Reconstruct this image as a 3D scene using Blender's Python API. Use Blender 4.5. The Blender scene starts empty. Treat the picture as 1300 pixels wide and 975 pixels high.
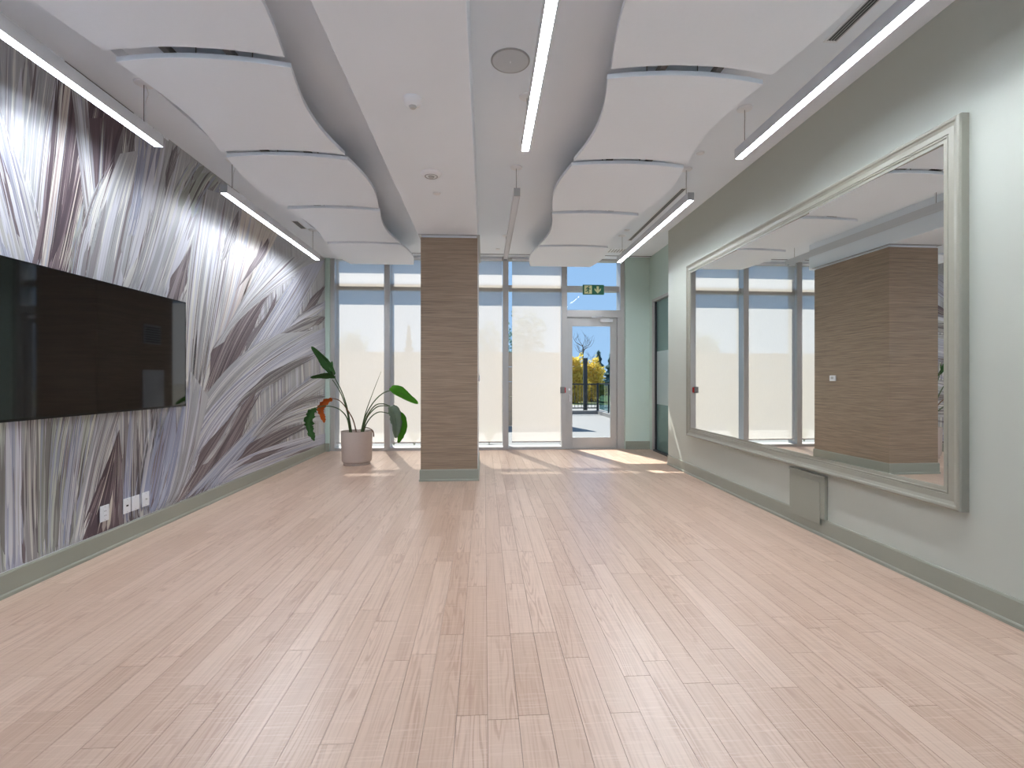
import bpy, bmesh, math, random
from mathutils import Vector, Matrix
R = random.Random(7)
PI = math.pi
S = bpy.context.scene
C = S.collection

# ------------------------------------------------------------------ camera
FPX, TH, H = 623.0, math.atan(35/623), 1.32
cs, sn = math.cos(TH), math.sin(TH)
cam = bpy.data.cameras.new('camera'); camo = bpy.data.objects.new('camera', cam); C.objects.link(camo)
camo.location = (0, 0, H); camo.rotation_euler = (PI/2, 0, -TH)
cam.sensor_width = 36; cam.sensor_fit = 'HORIZONTAL'; cam.lens = FPX/1300*36
cam.shift_y = -6.5/1300; cam.clip_start = .05; cam.clip_end = 500
S.camera = camo
# ------------------------------------------------------------------ sky, sun, exposure
w = bpy.data.worlds.new('sky'); S.world = w; w.use_nodes = True
nt = w.node_tree; bg = nt.nodes['Background']
tc = nt.nodes.new('ShaderNodeTexCoord'); sx = nt.nodes.new('ShaderNodeSeparateXYZ')
rp = nt.nodes.new('ShaderNodeValToRGB')
nt.links.new(tc.outputs['Generated'], sx.inputs[0]); nt.links.new(sx.outputs['Z'], rp.inputs[0])
rp.color_ramp.elements[0].position = 0.0; rp.color_ramp.elements[0].color = (.42, .66, 1, 1)
rp.color_ramp.elements[1].position = .6; rp.color_ramp.elements[1].color = (.24, .48, .92, 1)
nt.links.new(rp.outputs[0], bg.inputs['Color']); bg.inputs['Strength'].default_value = .445
sun = bpy.data.lights.new('sun', 'SUN'); suno = bpy.data.objects.new('sun', sun); C.objects.link(suno)
sun.energy = 4.7; sun.angle = math.radians(.6); sun.color = (1, .97, .93)
suno.rotation_euler = Vector((.24, -.74, -1)).to_track_quat('-Z', 'Y').to_euler()
suno.location = (0, 14, 12)
vs = S.view_settings
vs.view_transform = 'Standard'; vs.look = 'None'; vs.gamma = 1; vs.use_curve_mapping = False; vs.exposure = 1.16
LAMP = 46.0        # emission of the lit pendant diffusers

# ------------------------------------------------------------------ pixel -> place (1300x975)
def ray(px, py):
    a = (px-650)/FPX
    return (sn+a*cs, cs-a*sn, -(py-481)/FPX)
def onz(px, py, z):
    r = ray(px, py); t = (z-H)/r[2]; return Vector((r[0]*t, r[1]*t, z))
def onx(px, py, x):
    r = ray(px, py); t = x/r[0]; return Vector((x, r[1]*t, H+r[2]*t))
def ony(px, py, y):
    r = ray(px, py); t = y/r[1]; return Vector((r[0]*t, y, H+r[2]*t))

# ------------------------------------------------------------------ helpers
def lin(c):
    return tuple(((v/255)/12.92 if v <= 10 else (((v/255)+.055)/1.055)**2.4) for v in c)
M = {}
def mat(name, rgb, rough=.5, metal=0, noise=0, scale=8, bump=0, stretch=(1, 1, 1), spec=.5, emit=0):
    m = bpy.data.materials.new(name); m.use_nodes = True; n = m.node_tree; b = n.nodes['Principled BSDF']
    col = (*lin(rgb), 1)
    b.inputs['Base Color'].default_value = col; b.inputs['Roughness'].default_value = rough
    b.inputs['Metallic'].default_value = metal; b.inputs['Specular IOR Level'].default_value = spec
    if emit:
        b.inputs['Emission Color'].default_value = col; b.inputs['Emission Strength'].default_value = emit
    if noise or bump:
        g = n.nodes.new('ShaderNodeNewGeometry'); mp = n.nodes.new('ShaderNodeMapping')
        mp.inputs['Scale'].default_value = stretch
        n.links.new(g.outputs['Position'], mp.inputs[0])
        t = n.nodes.new('ShaderNodeTexNoise'); t.inputs['Scale'].default_value = scale; t.inputs['Detail'].default_value = 5
        n.links.new(mp.outputs[0], t.inputs['Vector'])
        if noise:
            mx = n.nodes.new('ShaderNodeMix'); mx.data_type = 'RGBA'
            mx.inputs['A'].default_value = tuple(min(1, v*(1-noise)) for v in col[:3])+(1,)
            mx.inputs['B'].default_value = tuple(min(1, v*(1+noise)) for v in col[:3])+(1,)
            n.links.new(t.outputs['Fac'], mx.inputs['Factor']); n.links.new(mx.outputs['Result'], b.inputs['Base Color'])
        if bump:
            bp = n.nodes.new('ShaderNodeBump'); bp.inputs['Strength'].default_value = bump; bp.inputs['Distance'].default_value = .004
            n.links.new(t.outputs['Fac'], bp.inputs['Height']); n.links.new(bp.outputs[0], b.inputs['Normal'])
    M[name] = m; return m

mat('ceiling_paint', (237, 244, 252), .8, noise=.015, scale=3)
mat('panel_white', (237, 244, 252), .8, noise=.015, scale=40)
mat('wall_green', (188, 192, 182), .55, noise=.02, scale=4, bump=.05)
mat('wall_mint', (192, 211, 202), .55, noise=.02, scale=4)
mat('trim_green', (150, 152, 139), .4, noise=.02, scale=6)
mat('mirror_frame', (152, 150, 137), .42, noise=.03, scale=30, stretch=(1, .2, 1))
mat('white_paint', (234, 237, 242), .5)
mat('white_plastic', (232, 234, 238), .35)
mat('grey_plastic', (186, 186, 186), .4)
mat('release_grey', (120, 120, 120), .4)
mat('dark_gap', (40, 40, 40), .8)
mat('aluminium', (186, 184, 182), .38, metal=.35, noise=.03, scale=3)
mat('fixture_white', (218, 221, 226), .4)
mat('fixture_grey', (164, 166, 168), .4)
mat('steel_cord', (120, 118, 116), .4, metal=.5)
mat('rail_grey', (92, 90, 88), .5)
mat('tv_black', (12, 12, 13), .25)
mat('subfloor', (112, 90, 76), .8)
mat('pot_clay', (196, 180, 170), .75, noise=.04, scale=30)
mat('soil', (70, 52, 40), .95, noise=.3, scale=60, bump=.6)
mat('stem_green', (70, 88, 52), .5, noise=.15, scale=30)
mat('stem_brown', (110, 78, 58), .6, noise=.15, scale=30)
mat('leaf_dark', (44, 74, 40), .35, noise=.3, scale=18)
mat('leaf_bright', (72, 128, 44), .35, noise=.25, scale=14)
mat('leaf_grey', (104, 120, 98), .35, noise=.25, scale=14)
mat('leaf_orange', (176, 92, 44), .5, noise=.3, scale=20)
mat('sign_green', (16, 106, 74), .5)
mat('sign_pale', (226, 232, 178), .5)
mat('red_plastic', (190, 44, 40), .4)
mat('concrete', (128, 127, 125), .85, noise=.08, scale=3)
mat('bounce_white', (238, 238, 238), .85, noise=.05, scale=2)  # whitened ground colour, throws fill light onto the ceiling
mat('kerb_stone', (140, 138, 134), .85, noise=.12, scale=6)
mat('black_metal', (38, 40, 44), .45)
mat('fence_tan', (200, 170, 142), .75, noise=.06, scale=4, stretch=(.3, 1, 3))
mat('lawn', (112, 114, 62), .9, noise=.3, scale=4)
mat('asphalt', (128, 126, 122), .9, noise=.1, scale=3)
mat('bark', (92, 80, 66), .9, noise=.2, scale=12)
mat('foliage_gold', (214, 188, 84), .8, noise=.35, scale=3)
mat('foliage_spruce', (96, 126, 122), .8, noise=.3, scale=3)
mat('foliage_grass', (190, 196, 170), .8, noise=.2, scale=10)

def translucent(name, rgb, tr, opac):
    m = bpy.data.materials.new(name); m.use_nodes = True; n = m.node_tree; n.nodes.remove(n.nodes['Principled BSDF'])
    o = n.nodes['Material Output']
    d = n.nodes.new('ShaderNodeBsdfDiffuse'); t = n.nodes.new('ShaderNodeBsdfTranslucent'); a = n.nodes.new('ShaderNodeBsdfTransparent')
    m1 = n.nodes.new('ShaderNodeMixShader'); m2 = n.nodes.new('ShaderNodeMixShader')
    # fine woven mesh: warp and weft threads vary the tone a little
    g = n.nodes.new('ShaderNodeNewGeometry'); mp = n.nodes.new('ShaderNodeMapping'); mp.inputs['Scale'].default_value = (60, 1, 6)
    ns = n.nodes.new('ShaderNodeTexNoise'); ns.inputs['Scale'].default_value = 3
    cr = n.nodes.new('ShaderNodeMix'); cr.data_type = 'RGBA'
    c = lin(rgb)
    cr.inputs['A'].default_value = (*[v*.96 for v in c], 1); cr.inputs['B'].default_value = (*[min(1, v*1.04) for v in c], 1)
    n.links.new(g.outputs['Position'], mp.inputs[0]); n.links.new(mp.outputs[0], ns.inputs['Vector']); n.links.new(ns.outputs['Fac'], cr.inputs['Factor'])
    for s_ in (d, t): n.links.new(cr.outputs['Result'], s_.inputs['Color'])
    m1.inputs[0].default_value = tr; n.links.new(d.outputs[0], m1.inputs[1]); n.links.new(t.outputs[0], m1.inputs[2])
    m2.inputs[0].default_value = opac; n.links.new(a.outputs[0], m2.inputs[1]); n.links.new(m1.outputs[0], m2.inputs[2])
    n.links.new(m2.outputs[0], o.inputs[0]); M[name] = m; return m
translucent('shade_mesh', (206, 197, 188), .72, .74)

translucent('foliage_gold', (228, 206, 108), .55, 1.0)
translucent('foliage_spruce', (126, 152, 152), .5, 1.0)
translucent('leaf_dark', (66, 100, 58), .3, 1.0)
translucent('leaf_bright', (92, 156, 54), .45, 1.0)
translucent('leaf_orange', (190, 100, 48), .4, 1.0)

def glass(name, rgb, refl=.07, rough=0.0):
    m = bpy.data.materials.new(name); m.use_nodes = True; n = m.node_tree; n.nodes.remove(n.nodes['Principled BSDF'])
    a = n.nodes.new('ShaderNodeBsdfTransparent'); a.inputs[0].default_value = (*lin(rgb), 1)
    gl = n.nodes.new('ShaderNodeBsdfGlossy'); gl.inputs['Roughness'].default_value = rough
    lw = n.nodes.new('ShaderNodeLayerWeight'); lw.inputs['Blend'].default_value = .5
    pw = n.nodes.new('ShaderNodeMath'); pw.operation = 'POWER'; pw.inputs[1].default_value = 5; n.links.new(lw.outputs['Facing'], pw.inputs[0])
    f = n.nodes.new('ShaderNodeMath'); f.operation = 'MULTIPLY_ADD'; f.inputs[1].default_value = .9; f.inputs[2].default_value = .004; n.links.new(pw.outputs[0], f.inputs[0])
    x = n.nodes.new('ShaderNodeMixShader'); n.links.new(f.outputs[0], x.inputs[0]); n.links.new(a.outputs[0], x.inputs[1]); n.links.new(gl.outputs[0], x.inputs[2])
    n.links.new(x.outputs[0], n.nodes['Material Output'].inputs[0]); M[name] = m
glass('clear_glass', (250, 252, 251))
glass('smoke_glass', (176, 206, 212))
mat('side_door_glass', (96, 126, 122), .06, spec=.8)
mat('frosted_film', (168, 186, 186), .45)
mat('tv_screen', (7, 7, 8), .04, spec=.75)
mat('mirror_silver', (244, 247, 246), .0, metal=1)
m = mat('lamp_diffuser', (240, 247, 255), .5, emit=LAMP)
mat('lamp_diffuser_off', (220, 224, 230), .5)

def link(n, me, parent=None, m=None):
    o = bpy.data.objects.new(n, me); C.objects.link(o)
    if parent is not None: o.parent = parent
    if m is not None and len(me.materials) == 0: me.materials.append(M[m])
    return o
class MB:
    def __init__(s): s.v = []; s.f = []; s.sm = False
    def box(s, a, b):
        x0, y0, z0 = a; x1, y1, z1 = b; i = len(s.v)
        x0, x1 = min(x0, x1), max(x0, x1); y0, y1 = min(y0, y1), max(y0, y1); z0, z1 = min(z0, z1), max(z0, z1)
        s.v += [(x0, y0, z0), (x1, y0, z0), (x1, y1, z0), (x0, y1, z0), (x0, y0, z1), (x1, y0, z1), (x1, y1, z1), (x0, y1, z1)]
        s.f += [tuple(i+k for k in q) for q in ((3, 2, 1, 0), (4, 5, 6, 7), (0, 1, 5, 4), (1, 2, 6, 5), (2, 3, 7, 6), (3, 0, 4, 7))]
        return s
    def quad(s, *p):
        i = len(s.v); s.v += [tuple(q) for q in p]; s.f.append(tuple(range(i, i+len(p)))); return s
    def prism(s, pts, axis, a, b):
        """pts 2D polygon (ccw), extruded along axis from a to b"""
        def P(u, v, t): return {'x': (t, u, v), 'y': (u, t, v), 'z': (u, v, t)}[axis]
        i = len(s.v); n = len(pts)
        s.v += [P(u, v, a) for u, v in pts] + [P(u, v, b) for u, v in pts]
        s.f.append(tuple(range(i+n-1, i-1, -1))); s.f.append(tuple(range(i+n, i+2*n)))
        for k in range(n): s.f.append((i+k, i+(k+1) % n, i+n+(k+1) % n, i+n+k))
        return s
    def lathe(s, prof, c=(0, 0, 0), seg=28, axis='z'):
        i = len(s.v); n = len(prof)
        for k in range(seg):
            a = 2*PI*k/seg
            for r, z in prof:
                p = {'z': (r*math.cos(a), r*math.sin(a), z), 'x': (z, r*math.cos(a), r*math.sin(a)), 'y': (r*math.cos(a), z, r*math.sin(a))}[axis]
                s.v.append((c[0]+p[0], c[1]+p[1], c[2]+p[2]))
        for k in range(seg):
            k2 = (k+1) % seg
            for j in range(n-1): s.f.append((i+k*n+j, i+k2*n+j, i+k2*n+j+1, i+k*n+j+1))
        return s
    def tube(s, pts, r, seg=8, r1=None):
        pts = [Vector(p) for p in pts]; i = len(s.v); n = len(pts)
        up = Vector((0.3, .9, .2)).normalized()
        for k, p in enumerate(pts):
            t = (pts[min(k+1, n-1)]-pts[max(k-1, 0)]).normalized()
            a = t.cross(up)
            if a.length < 1e-3: a = t.cross(Vector((1, 0, 0)))
            a.normalize(); b = t.cross(a)
            rr = r if r1 is None else r+(r1-r)*k/(n-1)
            for q in range(seg):
                g = 2*PI*q/seg; s.v.append(tuple(p+a*rr*math.cos(g)+b*rr*math.sin(g)))
        for k in range(n-1):
            for q in range(seg):
                q2 = (q+1) % seg; s.f.append((i+k*seg+q, i+k*seg+q2, i+(k+1)*seg+q2, i+(k+1)*seg+q))
        s.f.append(tuple(i+q for q in range(seg))); s.f.append(tuple(i+(n-1)*seg+q for q in range(seg-1, -1, -1)))
        return s
    def mesh(s, name):
        me = bpy.data.meshes.new(name); me.from_pydata(s.v, [], s.f); 
        bm = bmesh.new(); bm.from_mesh(me); bmesh.ops.recalc_face_normals(bm, faces=bm.faces); bm.to_mesh(me); bm.free()
        return me
    def build(s, name, m, parent=None, bevel=0, smooth=False):
        me = s.mesh(name); o = link(name, me, parent, m)
        if smooth:
            for p in me.polygons: p.use_smooth = True
            md = o.modifiers.new('edge', 'EDGE_SPLIT'); md.split_angle = math.radians(40)
        if bevel:
            md = o.modifiers.new('bevel', 'BEVEL'); md.width = bevel; md.segments = 2; md.limit_method = 'ANGLE'
        return o
def tag(o, label=None, cat=None, group=None, kind=None):
    if label: o['label'] = label
    if cat: o['category'] = cat
    if group: o['group'] = group
    if kind: o['kind'] = kind
    return o
def struct(o, label=None): return tag(o, label, kind='structure')
def empty(name, loc=(0, 0, 0)):
    o = bpy.data.objects.new(name, None); o.location = loc; o.empty_display_size = .1; C.objects.link(o); return o
def part(root, name, mb, m, bevel=0, smooth=False, parent=None):
    """mesh given in world coordinates, placed under an unrotated root (or under a part of it)"""
    o = mb.build(name, m, parent or root, bevel, smooth)
    if parent is None or parent is root: o.matrix_parent_inverse = Matrix.Translation(-Vector(root.location))
    return o

# ------------------------------------------------------------------ main dimensions
XL, XR, XREC = -2.895, 2.83, 3.10         # wall faces
YB, YR, YJ = 9.13, -2.6, 7.42             # window wall, rear wall, end of the right wall
ZC, ZL, ZS = 3.60, 3.52, 3.18             # ceiling, lower strip over the mural, dropped beam
COL = (-.82, -.09, 6.38, 7.85)

# ================================================================== floor
def floor_material():
    m = bpy.data.materials.new('oak_plank'); m.use_nodes = True; n = m.node_tree; b = n.nodes['Principled BSDF']; L = n.links.new
    g = n.nodes.new('ShaderNodeNewGeometry'); oi = n.nodes.new('ShaderNodeObjectInfo')
    ad = n.nodes.new('ShaderNodeMath'); ad.operation = 'ADD'; L(oi.outputs['Random'], ad.inputs[0]); L(g.outputs['Random Per Island'], ad.inputs[1])
    fr = n.nodes.new('ShaderNodeMath'); fr.operation = 'FRACT'; L(ad.outputs[0], fr.inputs[0])
    off = n.nodes.new('ShaderNodeMath'); off.operation = 'MULTIPLY'; off.inputs[1].default_value = 61; L(fr.outputs[0], off.inputs[0])
    cx = n.nodes.new('ShaderNodeCombineXYZ'); L(off.outputs[0], cx.inputs[0]); L(off.outputs[0], cx.inputs[1]); L(off.outputs[0], cx.inputs[2])
    av = n.nodes.new('ShaderNodeVectorMath'); av.operation = 'ADD'; L(g.outputs['Position'], av.inputs[0]); L(cx.outputs[0], av.inputs[1])
    def mapping(sc):
        mp = n.nodes.new('ShaderNodeMapping'); mp.inputs['Scale'].default_value = sc; L(av.outputs[0], mp.inputs[0]); return mp
    # cathedral grain: bands of a stretched noise
    m1 = mapping((13, .9, 13)); t1 = n.nodes.new('ShaderNodeTexNoise'); t1.inputs['Scale'].default_value = 1; t1.inputs['Detail'].default_value = 2; t1.inputs['Roughness'].default_value = .4; L(m1.outputs[0], t1.inputs['Vector'])
    mu = n.nodes.new('ShaderNodeMath'); mu.operation = 'MULTIPLY'; mu.inputs[1].default_value = 75; L(t1.outputs['Fac'], mu.inputs[0])
    si = n.nodes.new('ShaderNodeMath'); si.operation = 'SINE'; L(mu.outputs[0], si.inputs[0])
    r1 = n.nodes.new('ShaderNodeMapRange'); r1.inputs[1].default_value = .1; r1.inputs[2].default_value = 1; L(si.outputs[0], r1.inputs[0])
    # where the figure is strong
    m4 = mapping((9, .7, 9)); t4 = n.nodes.new('ShaderNodeTexNoise'); t4.inputs['Scale'].default_value = 1.3; t4.inputs['Detail'].default_value = 1; L(m4.outputs[0], t4.inputs['Vector'])
    r4 = n.nodes.new('ShaderNodeMapRange'); r4.inputs[1].default_value = .44; r4.inputs[2].default_value = .66; L(t4.outputs['Fac'], r4.inputs[0])
    gm = n.nodes.new('ShaderNodeMath'); gm.operation = 'MULTIPLY'; L(r1.outputs[0], gm.inputs[0]); L(r4.outputs[0], gm.inputs[1])
    # fine pores along, saw marks across
    m2 = mapping((95, 1.6, 1)); t2 = n.nodes.new('ShaderNodeTexNoise'); t2.inputs['Scale'].default_value = 1; t2.inputs['Detail'].default_value = 3; L(m2.outputs[0], t2.inputs['Vector'])
    m3 = mapping((5, 120, 1)); t3 = n.nodes.new('ShaderNodeTexNoise'); t3.inputs['Scale'].default_value = 1; t3.inputs['Detail'].default_value = 2; L(m3.outputs[0], t3.inputs['Vector'])
    base = n.nodes.new('ShaderNodeMix'); base.data_type = 'RGBA'
    base.inputs['A'].default_value = (*lin((193, 163, 142)), 1); base.inputs['B'].default_value = (*lin((208, 180, 160)), 1); L(fr.outputs[0], base.inputs['Factor'])
    k1 = n.nodes.new('ShaderNodeMix'); k1.data_type = 'RGBA'; k1.inputs['B'].default_value = (*lin((166, 130, 108)), 1)
    gs = n.nodes.new('ShaderNodeMath'); gs.operation = 'MULTIPLY'; gs.inputs[1].default_value = .68; L(gm.outputs[0], gs.inputs[0])
    L(gs.outputs[0], k1.inputs['Factor']); L(base.outputs['Result'], k1.inputs['A'])
    k2 = n.nodes.new('ShaderNodeMix'); k2.data_type = 'RGBA'; k2.inputs['B'].default_value = (*lin((168, 134, 112)), 1)
    r2 = n.nodes.new('ShaderNodeMapRange'); r2.inputs[1].default_value = .46; r2.inputs[2].default_value = .74; r2.inputs[4].default_value = .55; L(t2.outputs['Fac'], r2.inputs[0])
    L(r2.outputs[0], k2.inputs['Factor']); L(k1.outputs['Result'], k2.inputs['A'])
    k3 = n.nodes.new('ShaderNodeMix'); k3.data_type = 'RGBA'; k3.inputs['B'].default_value = (*lin((229, 206, 190)), 1)
    r3 = n.nodes.new('ShaderNodeMapRange'); r3.inputs[1].default_value = .55; r3.inputs[2].default_value = .8; r3.inputs[4].default_value = .4; L(t3.outputs['Fac'], r3.inputs[0])
    L(r3.outputs[0], k3.inputs['Factor']); L(k2.outputs['Result'], k3.inputs['A'])
    L(k3.outputs['Result'], b.inputs['Base Color'])
    b.inputs['Roughness'].default_value = .34; b.inputs['Specular IOR Level'].default_value = .9
    b.inputs['Coat Weight'].default_value = .15; b.inputs['Coat Roughness'].default_value = .3
    bp = n.nodes.new('ShaderNodeBump'); bp.inputs['Strength'].default_value = .08; bp.inputs['Distance'].default_value = .002
    L(t2.outputs['Fac'], bp.inputs['Height']); L(bp.outputs[0], b.inputs['Normal'])
    M['oak_plank'] = m
floor_material()
fl = struct(MB().box((XL, YR, -.2), (XREC, YB+.1, -.009)).build('floor', 'subfloor'))
PW = .121
unit = MB().box((0, 0, -.0095), (1, 1, 0)).mesh('plank'); unit.materials.append(M['oak_plank'])
planks = []
ncol = int((XREC-XL)/PW)+1
for i in range(ncol):
    x0 = XL+.004+i*PW; x1 = min(x0+PW-.0016, XREC-.004)
    if x1-x0 < .02: continue
    y = YR+.01-R.uniform(0, 1.2)
    while y < YB+.08:
        ln = R.choice((1.2, 1.2, 1.2, .9, .62))
        a, b = max(y, YR+.005), min(y+ln-.0018, YB+.08)
        if b-a > .03: planks.append((x0, a, x1, b))
        y += ln
def vis(p):     # area the plank covers in the photograph, roughly
    x0, a, x1, b = p; ym = max((a+b)/2, 1.0)
    if b < 1.62 or abs((x0+x1)/2) > ym*1.12+.1 or x0 > XR: return 0
    return (x1-x0)*(b-max(a, 1.62))/ym**3
planks.sort(key=vis, reverse=True)
for p in planks[:296]:
    o = link('plank', unit, fl); o.location = (p[0], p[1], 0); o.scale = (p[2]-p[0], p[3]-p[1], 1)
mb = MB()
for p in planks[296:]: mb.box((p[0], p[1], -.0095), (p[2], p[3], 0))
tag(mb.build('plank_field', 'oak_plank', fl), kind='stuff')

# ================================================================== walls, ceiling, column
wl = struct(MB().box((XL-.15, YR-.15, 0), (XL, YB+.28, ZC+.1)).build('wall_left', 'white_paint'))
struct(MB().box((XR, YR-.15, 0), (XREC+.15, YJ, ZC+.1)).build('wall_right', 'wall_green'))
DR0, DR1, DRZ = 7.52, 8.90, 2.78         # glazed side door opening in the recess wall
wr = MB().box((XREC, DR1, 0), (XREC+.15, YB+.28, ZC+.1)).box((XREC, YJ, DRZ), (XREC+.15, DR1, ZC+.1)).box((XREC, YJ, 0), (XREC+.15, DR0, DRZ))
struct(wr.build('wall_recess', 'wall_mint'))
RW = (-2.75, 2.70, .10, 3.40)     # unseen window, added behind the camera to let in fill daylight
struct(MB().box((XL, YR-.15, 0), (RW[0], YR, ZC+.1)).box((RW[1], YR-.15, 0), (XREC, YR, ZC+.1)).box((RW[0], YR-.15, 0), (RW[1], YR, RW[2])).box((RW[0], YR-.15, RW[3]), (RW[1], YR, ZC+.1)).build('wall_rear', 'wall_green'))
rw = struct(empty('window_6', (0, YR-.07, RW[2])))
for k in range(5):
    xx = RW[0]+(RW[1]-RW[0])*k/4; part(rw, 'mullion', MB().box((xx-.03, YR-.12, RW[2]), (xx+.03, YR-.02, RW[3])), 'aluminium')
    if k < 4: part(rw, 'pane', MB().box((xx+.03, YR-.08, RW[2]), (xx+(RW[1]-RW[0])/4-.03, YR-.068, RW[3])), 'clear_glass')
struct(MB().box((2.64, YB-.06, 0), (XREC, YB+.28, ZC)).build('wall_back', 'wall_mint'))
struct(MB().box((XL, YB-.04, 0), (XL+.085, YB+.28, ZL)).build('trim_1', 'wall_mint', bevel=.004), 'pale green jamb between mural and glazing')
ce = struct(MB().box((XL, YR, ZC), (XREC, YB+.28, ZC+.12)).build('ceiling', 'ceiling_paint'))
MB().box((XL, YR, ZL), (-2.5, YB+.2, ZC)).build('bulkhead', 'ceiling_paint', ce)
MB().box((-.855, YR, ZS), (-.088, 8.02, ZC)).build('dropped_beam', 'ceiling_paint', ce, bevel=.006)
# blind pocket along the glazing
MB().box((XL+.1, YB-.17, ZC-.004), (XREC, YB-.15, ZC)).build('blind_pocket_gap', 'dark_gap', ce)

def grass_cloth():
    m = bpy.data.materials.new('grasscloth'); m.use_nodes = True; n = m.node_tree; b = n.nodes['Principled BSDF']; L = n.links.new
    g = n.nodes.new('ShaderNodeNewGeometry')
    def nz(sc, det):
        mp = n.nodes.new('ShaderNodeMapping'); mp.inputs['Scale'].default_value = sc; L(g.outputs['Position'], mp.inputs[0])
        t = n.nodes.new('ShaderNodeTexNoise'); t.inputs['Scale'].default_value = 1; t.inputs['Detail'].default_value = det; L(mp.outputs[0], t.inputs['Vector']); return t
    a = nz((3.5, 3.5, 210), 4); c = nz((.7, .7, 55), 3)
    x = n.nodes.new('ShaderNodeMix'); x.data_type = 'RGBA'; x.inputs['A'].default_value = (*lin((128, 108, 88)), 1); x.inputs['B'].default_value = (*lin((172, 150, 127)), 1)
    r = n.nodes.new('ShaderNodeMapRange'); r.inputs[1].default_value = .3; r.inputs[2].default_value = .7; L(a.outputs['Fac'], r.inputs[0]); L(r.outputs[0], x.inputs['Factor'])
    y = n.nodes.new('ShaderNodeMix'); y.data_type = 'RGBA'; y.blend_type = 'MULTIPLY'; y.inputs['Factor'].default_value = .5
    r2 = n.nodes.new('ShaderNodeMapRange'); r2.inputs[1].default_value = .3; r2.inputs[2].default_value = .6; r2.inputs[3].default_value = .62; L(c.outputs['Fac'], r2.inputs[0])
    L(x.outputs['Result'], y.inputs['A']); L(r2.outputs[0], y.inputs['B']); L(y.outputs['Result'], b.inputs['Base Color'])
    b.inputs['Roughness'].default_value = .5; b.inputs['Specular IOR Level'].default_value = .5; b.inputs['Sheen Weight'].default_value = .6; b.inputs['Sheen Roughness'].default_value = .35
    bp = n.nodes.new('ShaderNodeBump'); bp.inputs['Strength'].default_value = .35; bp.inputs['Distance'].default_value = .003; L(a.outputs['Fac'], bp.inputs['Height']); L(bp.outputs[0], b.inputs['Normal'])
    M['grasscloth'] = m
grass_cloth()
x0, x1, y0, y1 = COL
co = struct(MB().box((x0, y0, 0), (x1, y1, ZS-.035)).build('column', 'grasscloth'), 'square column clad in brown grasscloth wallpaper')
MB().box((x0+.012, y0+.012, ZS-.035), (x1-.012, y1-.012, ZS)).build('top_reveal', 'white_paint', co)
MB().box((x0-.03, y0-.03, ZS-.006), (x1+.03, y1+.03, ZS-.0005)).build('cap_trim', 'fixture_grey', co)

# baseboards: tall board with a small cap bead and a shoe moulding
BBP = [(0, 0), (.021, 0), (.021, .018), (.016, .026), (.0135, .027), (.0135, .140), (.009, .150), (0, .152)]
def baseboard(name, pts, m='trim_green', closed=False):
    """pts = floor polyline (x,y) with the room on the left hand; mitred"""
    v = [Vector(p).to_3d() for p in pts]; n = len(v); mb = MB(); rows = []
    for k in range(n):
        d0 = (v[k]-v[k-1]).normalized() if k or closed else (v[1]-v[0]).normalized()
        d1 = (v[(k+1) % n]-v[k]).normalized() if k < n-1 or closed else d0
        n0 = Vector((-d0.y, d0.x, 0)); n1 = Vector((-d1.y, d1.x, 0)); b = (n0+n1); b = b/(b.dot(n0))
        rows.append([tuple(v[k]+b*d+Vector((0, 0, z))) for d, z in BBP])
    for rw in rows: mb.v += rw
    q = len(BBP)
    for k in range(n if closed else n-1):
        k2 = (k+1) % n
        for j in range(q-1): mb.f.append((k*q+j, k2*q+j, k2*q+j+1, k*q+j+1))
    if not closed: mb.f.append(tuple(range(q))); mb.f.append(tuple((n-1)*q+j for j in range(q)))
    return struct(mb.build(name, m))
baseboard('baseboard_left', [(XL+.0855, YB-.041), (XL, YB-.041), (XL, YR)])
baseboard('baseboard_right', [(XR, YR), (XR, YJ)])
baseboard('baseboard_recess', [(XREC, YB-.06), (2.641, YB-.06)])
baseboard('baseboard_column', [(x1, y0), (x0, y0), (x0, y1), (x1, y1)], closed=True)

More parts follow.
